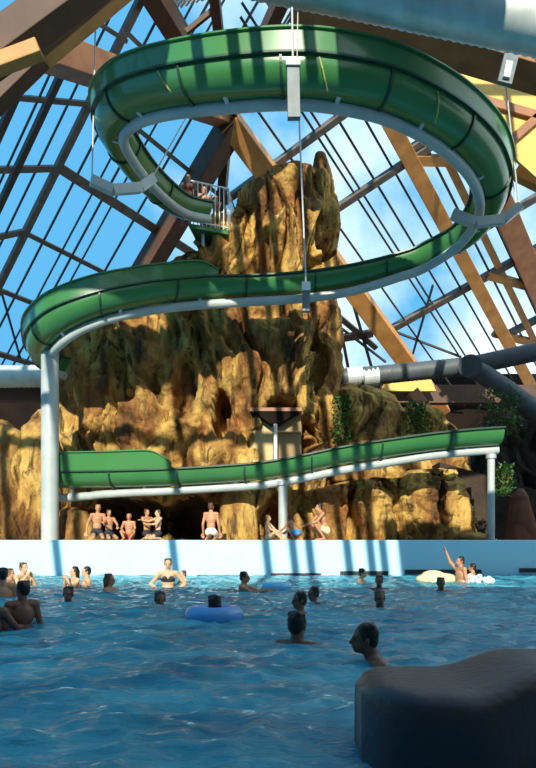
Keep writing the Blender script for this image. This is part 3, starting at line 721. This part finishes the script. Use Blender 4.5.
def person(label, loc, kind='stand', yaw=0, scale=1.0, skin='tan', hair='dark', long=False, arms='down', lean=(0, 0), hyaw=0, group=None, trunks=None, top=None, tilt=0, voxel=.0105):
    o = empty('person', loc, label, 'person', group)
    J = pose(kind, lean, arms); b = MB()
    pel, che, nk, hd = J['pel'], J['che'], J['neck'], J['head']
    Rt = (Vector((lean[0], lean[1], 1)).normalized()).to_track_quat('Z', 'Y').to_matrix()
    Rt = Matrix.Rotation(0, 3, 'Z') @ Vector((0, 0, 1)).rotation_difference(Vector((lean[0], lean[1], 1)).normalized()).to_matrix()
    b.ell(pel, (.150, .105, .125), 18, 12, Rt); b.ell(pel.lerp(che, .5), (.128, .092, .17), 18, 12, Rt)
    b.ell(che+Rt @ Vector((0, .005, .02)), (.158, .108, .185), 18, 12, Rt); b.ell(che+Rt @ Vector((0, -.03, .06)), (.13, .085, .10), 16, 10, Rt)
    b.cap(J['sh'][-1]*.85+J['sh'][1]*.15, J['sh'][1]*.85+J['sh'][-1]*.15, .066, .066)
    b.cap(nk-Rt @ Vector((0, -.01, .05)), hd+Vector((0, .012, -.03)), .066, .056)
    HR = Matrix.Rotation(math.radians(hyaw), 3, 'Z') @ Matrix.Rotation(math.radians(tilt), 3, 'X')
    def hp(x, y, z): return hd+HR @ Vector((x, y, z))
    b.ell(hp(0, .012, .03), (.075, .094, .092), 18, 12, HR); b.ell(hp(0, -.022, -.045), (.056, .066, .068), 16, 10, HR)
    b.ell(hp(0, -.058, -.088), (.028, .026, .02), 10, 7, HR); b.cap(hp(0, -.086, .012), hp(0, -.104, -.022), .011, .017, 8)
    b.ell(hp(0, -.072, .022), (.052, .022, .016), 12, 8, HR); b.ell(hp(0, -.084, -.058), (.024, .013, .012), 10, 6, HR)
    for s in (-1, 1): b.ell(hp(s*.077, .012, -.008), (.013, .020, .032), 8, 6, HR)
    for s in (-1, 1):
        sh, el, ha = J['arm', s]
        b.ell(sh, (.064, .062, .064), 12, 8); b.cap(sh, el, .052, .041); b.cap(el, ha, .042, .028)
        d = (ha-el).normalized(); side = d.cross(Vector((0, 0, 1)));
        side = side.normalized() if side.length > .1 else Vector((1, 0, 0)); up = side.cross(d)
        pc = ha+d*.05; PR = Matrix((side, d, up)).transposed()
        b.ell(pc, (.043, .056, .020), 12, 8, PR)
        for k, (off, ln) in enumerate(((-.033, .066), (-.011, .078), (.011, .074), (.033, .058))):
            base = ha+d*.085+side*off; mid = base+d*ln*.55+side*off*.25-up*.008; tip = mid+d*ln*.38-up*.022
            b.cap(base, mid, .0115, .0108, 8); b.cap(mid, tip, .0108, .0095, 8)
        tb = ha+d*.03+side*(-s)*.036; tm = tb+d*.035+side*(-s)*.030-up*.006; b.cap(tb, tm, .0145, .0125, 8); b.cap(tm, tm+d*.036-side*(-s)*.002, .0125, .0105, 8)
        hip, kn, an, toe = J['leg', s]
        b.cap(hip, kn, .088, .056); b.cap(kn, an, .058, .036)
        cf = kn.lerp(an, .32); b.ell(cf+Vector((0, .012, 0)), .054, 12, 8)
        b.ell(an+Vector((0, .015, -.03)), .036, 10, 7); b.cap(an+Vector((0, 0, -.025)), toe, .036, .026)
        for k in range(5):
            q = toe+(toe-an).normalized()*.02+Vector(((k-2)*.014, 0, -.008)); b.cap(q, q+(toe-an).normalized()*.028, .0115, .010, 6)
    remesh(b, 'body', SKINS[skin], voxel, o)
    hb = MB(); hb.ell(hp(0, .026, .046), (.084, .094, .089), 18, 12, HR)
    hb.ell(hp(0, .058, .0), (.074, .058, .082), 14, 9, HR)
    for k in range(9):
        a = k*2.4; hb.ell(hp(.05*math.cos(a), .03+.055*math.sin(a), .085+.02*math.sin(k*1.7)), (.036, .036, .028), 8, 6)
    for s in (-1, 1): hb.ell(hp(s*.070, .0, .02), (.014, .03, .036), 8, 6, HR)
    if long:
        hb.cap(hp(0, .075, .0), hp(0, .085, -.16), .068, .045)
        for s in (-1, 1): hb.cap(hp(s*.066, .02, .02), hp(s*.066, .045, -.13), .030, .022)
    remesh(hb, 'hair', HAIRS[hair], .009, o, 2)
    for s in (-1, 1):
        MB().ell(hp(s*.030, -.079, .002), (.012, .008, .007), 8, 6, HR).build('eye', EYEM, o, True).matrix_parent_inverse = Matrix()
    MB().ell(hp(0, -.092, -.058), (.022, .007, .007), 8, 6, HR).build('mouth', LIPM, o, True).matrix_parent_inverse = Matrix()
    if trunks:
        tb = MB(); tb.ell(pel+Vector((0, 0, .01)), (.163, .118, .125), 18, 12)
        for s in (-1, 1):
            hip, kn, an, toe = J['leg', s]; tb.cap(hip, hip.lerp(kn, .42), .100, .092)
        remesh(tb, 'swim_trunks', CLOTH[trunks], .013, o)
    if top:
        tb = MB(); tb.ell(che+Rt @ Vector((0, .0, .02)), (.166, .118, .10), 18, 12, Rt)
        for s in (-1, 1): tb.ell(che+Rt @ Vector((s*.07, -.09, .05)), (.062, .05, .058), 10, 8)
        remesh(tb, 'swim_top', CLOTH[top], .012, o)
    o.rotation_euler = (0, 0, math.radians(yaw)); o.scale = (scale,)*3
    return o

def swim(px, ytop, ywat, label, **k):
    """someone in the water: distance from the waterline row, height from the crown of the head"""
    D = EYE*F/(ywat-HY); zt = P(px, ytop, D).z; sc = k.get('scale', 1.0)
    lean = k.get('lean', (0, 0)); J = pose(k.get('kind', 'stand'), lean)
    hx, hy, hz = J['head'].x*sc, J['head'].y*sc, (J['head'].z+.135)*sc
    ya = math.radians(k.get('yaw', 0)); x = P(px, ytop, D).x
    loc = (x-(hx*math.cos(ya)-hy*math.sin(ya)), D-(hx*math.sin(ya)+hy*math.cos(ya)), zt-hz)
    return person(label, loc, group='bathers in the wave pool', **k)
# yaw: 0 faces the viewer, 90 faces right, -90 faces left, 180 faces away
swim(364, 622, 662, 'dark haired bather nearest the viewer, head in profile left of the concrete barrier', yaw=-90, scale=.96, skin='brown', lean=(0, -.55), arms='float', hair='dark')
swim(298, 610, 643, 'dark haired bather seen from behind in mid pool, the lower of the three clustered heads', yaw=150, scale=1.0, skin='brown', arms='float')
swim(299, 591, 613, 'dark haired bather turned left, middle of the three clustered heads', yaw=-70, scale=.95, skin='brown', arms='float')
swim(313, 586, 603, 'dark haired bather just behind right of the clustered pair of heads', yaw=-60, scale=.9, skin='brown', arms='float')
swim(215, 594, 620, 'dark haired bather seen from behind sitting in the large blue ring', yaw=170, scale=.95, skin='brown', arms='side')
swim(245, 571, 593, 'bather in mid pool stretching both arms right toward a sky blue ring', yaw=75, scale=.92, skin='tan', arms='reach', lean=(0, -.12))
swim(160, 591, 606, 'lone dark haired head in open water left of the large blue ring', yaw=15, scale=1.0, skin='brown', arms='side')
swim(110, 573, 592, 'brown haired bather with shoulder length hair in profile facing right, near the pale wall', yaw=80, scale=1.0, skin='tan', hair='red', long=True, arms='front')
swim(168, 558, 587, 'tall bather in a dark swim top standing before the pale wall, facing the viewer', yaw=10, scale=1.02, skin='pale', hair='brown', arms='hips', top='black')
swim(183, 570, 586, 'small child close beside the standing bather in the dark top', yaw=-60, scale=.72, skin='pale', hair='brown', arms='front')
swim(74, 566, 588, 'long haired bather with hands at the face, left of a pair by the wall', yaw=-50, scale=.92, skin='pale', long=True, arms='face')
swim(86, 566, 588, 'short haired bather of the pair by the wall, turned left', yaw=-60, scale=.95, skin='pale', arms='down')
swim(68, 586, 604, 'dark haired bather facing the viewer just right of the waist deep silhouetted man', yaw=0, scale=.95, skin='brown', arms='side')
swim(24, 562, 587, 'bather near the left edge leaning with both hands raised to the face', yaw=60, scale=1.0, skin='pale', hair='brown', arms='face', lean=(0, -.15))
swim(11, 568, 586, 'bather whose head shows behind the leaning one at the left edge', yaw=80, scale=.95, skin='tan', hair='brown', arms='down')
swim(3, 567, 597, 'bather cut by the left edge with sunlit back turned to the viewer', yaw=200, scale=1.05, skin='tan', arms='down')
swim(22, 580, 627, 'dark silhouetted bather standing waist deep at left with back half turned', yaw=-140, scale=.80, skin='brown', arms='down', hair='dark', hyaw=25)
swim(-10, 583, 632, 'bather cut off by the left edge with one dark arm over a blue ring', yaw=170, scale=.88, skin='brown', arms='front')
swim(363, 568, 584, 'sunlit swimmer facing right close to the wall grilles', yaw=70, scale=.95, skin='pale', arms='float', lean=(0, -.3))
swim(379, 575, 591, 'dark haired bather, farther of two heads in line at right', yaw=-20, scale=.95, skin='brown', arms='float')
swim(380, 590, 607, 'reddish faced bather, nearer of two heads in line at right', yaw=5, scale=.95, skin='brown', hair='brown', arms='side')
swim(441, 577, 592, 'dark haired bather in front of the pale yellow float', yaw=0, scale=.95, skin='brown', arms='side')
swim(460, 556, 583, 'bather at right facing left and waving one raised arm', yaw=-75, scale=.98, skin='tan', arms=('up', 'down'))
swim(472, 563, 582, 'dark haired bather half hidden behind the waving one', yaw=-120, scale=.92, skin='tan', arms='down')

# swim rings
def ring(px, py, D, R_, r, m, label, sz=1):
    p = P(px, py, D); return tag(MB().torus((p.x, p.y, .06), R_, r, sz=sz).build('swim_ring', m, smooth=True), label, 'swim ring')
ring(214, 621, 7.2, .24, .11, RINGB, 'large blue swim ring around the bather in mid pool')
ring(276, 585, 12.5, .22, .10, RINGC, 'sky blue swim ring held by the bather with outstretched arms')
ring(-3, 616, 6.7, .24, .12, RINGB, 'blue swim ring cut by the left edge of the picture')
mb = MB(); p = P(437, 576, 15.4); mb.ell((p.x, p.y, .08), (.55, .35, .17), 28, 12); mb.ell((p.x-.1, p.y, .17), (.3, .22, .14), 20, 10)
tag(mb.build('pool_float', RINGY, smooth=True), 'pale yellow inflatable float beside the waving bather', 'float')
mb = MB()
for k in range(60):
    a = random.random()*2*PI; q = random.random()**.5
    mb.ell((P(474, 580, 15.2).x+q*.5*math.cos(a), 15.1+q*.3*math.sin(a), .03+.22*random.random()*(1-q)), .03+.05*random.random(), 8, 6)
tag(mb.build('splash', FOAM, smooth=True), 'white splash of foam around the waving bather', 'splash', kind='stuff')

# people on the ledge
def ledge(px, D, label, **k):
    k['scale'] = k.get('scale', 1)*1.1
    return person(label, (P(px, 540, D).x, D, DECK), group='people resting on the pool ledge', **k)
ledge(97, 19.75, 'bather kneeling at the left end of the ledge with one arm propped out', kind='heels', yaw=20, scale=.98, skin='tan', hair='fair', arms=('prop', 'front'), trunks='black', lean=(.05, 0))
ledge(109, 19.8, 'bather second from the left on the ledge, looking right', kind='heels', yaw=35, scale=.84, skin='tan', hair='brown', arms='knee', trunks='black')
ledge(129, 19.8, 'fair haired child sitting low between two pairs on the ledge', kind='sit', yaw=5, scale=.84, skin='tan', hair='fair', arms='knee', trunks='red')
ledge(147, 19.9, 'bather leaning toward the neighbour at the right of the ledge group', kind='heels', yaw=45, scale=.86, skin='tan', hair='red', arms='front', trunks='black')
ledge(158, 19.75, 'paler bather propping an arm, rightmost of the ledge group of five', kind='heels', yaw=-50, scale=.84, skin='pale', hair='brown', arms=('reach', 'front'), trunks='black')
ledge(211, 19.9, 'tanned man in white trunks sitting alone by the dark cave, back to the viewer', kind='heels', yaw=170, scale=1.03, skin='tan', hair='brown', arms='down', trunks='white')
ledge(268, 19.9, 'fair haired child sitting left of the short slim column', kind='sit', yaw=70, scale=.80, skin='pale', hair='fair', arms='knee', trunks='cream')
ledge(286, 20.9, 'dark haired person squatting just behind the short slim column', kind='squat', yaw=20, scale=.85, skin='tan', hair='dark', arms='knee', trunks='black')
ledge(298, 19.8, 'person in blue trunks bending forward right of the short slim column', kind='squat', yaw=-130, scale=.78, skin='tan', hair='brown', arms='knee', lean=(0, -.9), trunks='blue')
ledge(326, 19.9, 'dark haired boy in cream trunks squatting sideways on the ledge, facing left', kind='squat', yaw=-75, scale=1.02, skin='tan', hair='dark', arms='knee', lean=(0, -.35), trunks='cream')
# people on the start platform
def plat(px, D, label, **k):
    return person(label, (P(px, 232, D).x, D, zf), group='people on the start platform', **k)
plat(204, 22.6, 'bather behind the white railing, middle of the start platform', kind='stand', yaw=20, scale=1.08, skin='tan', hair='brown', arms='front', trunks='red')
plat(216, 22.8, 'bather nearest the right corner of the start platform railing', kind='stand', yaw=-15, scale=.95, skin='tan', hair='dark', arms='face', trunks='black')
plat(225, 23.2, 'small bather half hidden at the right end of the start platform by the rock', kind='stand', yaw=10, scale=.80, skin='tan', hair='dark', arms='front', trunks='blue')
p, r, t = ufr[int(.85*NSEG)]
person('bather in a red top sitting in the mouth of the slide beside the platform', (p.x+.1, p.y+.05, p.z-R+.05), kind='kneel', yaw=15, scale=1.15, skin='tan', hair='brown', arms='front', trunks='red', top='red', group='people on the start platform')

# ------------------------------------------------------------------ plants
def shrub(px, py, D, rx, rz, n, label, seed):
    rnd = random.Random(seed); c = P(px, py, D); o = empty('shrub', (c.x, c.y, c.z-rz), label, 'plant')
    mb = MB(); st = MB()
    for k in range(n):
        a = rnd.random()*2*PI; q = rnd.random()**.5; z = rnd.uniform(-1, 1)
        p = c+Vector((rx*q*math.cos(a), rx*.7*q*math.sin(a), rz*z)); l = rnd.uniform(.10, .22)
        d = Vector((rnd.uniform(-1, 1), rnd.uniform(-1, 1), rnd.uniform(-.4, 1))).normalized(); s = d.cross(Vector((.3, .2, 1))).normalized()*l*.32
        nn = d.cross(s).normalized()*.01
        mb.add([p, p+d*l*.5+s+nn, p+d*l, p+d*l*.5-s+nn], [(0, 1, 2, 3)])
        if k % 12 == 0: st.tube([Vector((c.x, c.y, c.z-rz)), p], .012, 5)
    mb.build('foliage', LEAF, o); st.build('stem', WOODD, o)
shrub(342, 420, 22.6, .35, .9, 500, 'dark green climbing plant at the right foot of the rock tower', 1)
shrub(417, 418, 23.6, .42, .6, 420, 'leafy green plant growing above the lower slide right of the brown rock', 2)
shrub(504, 480, 20.4, .30, .55, 260, 'thin hanging green plant beside the slim right column', 3)
shrub(500, 412, 24.5, .9, .9, 500, 'dark shaded bush at right above the open end of the slide', 4)
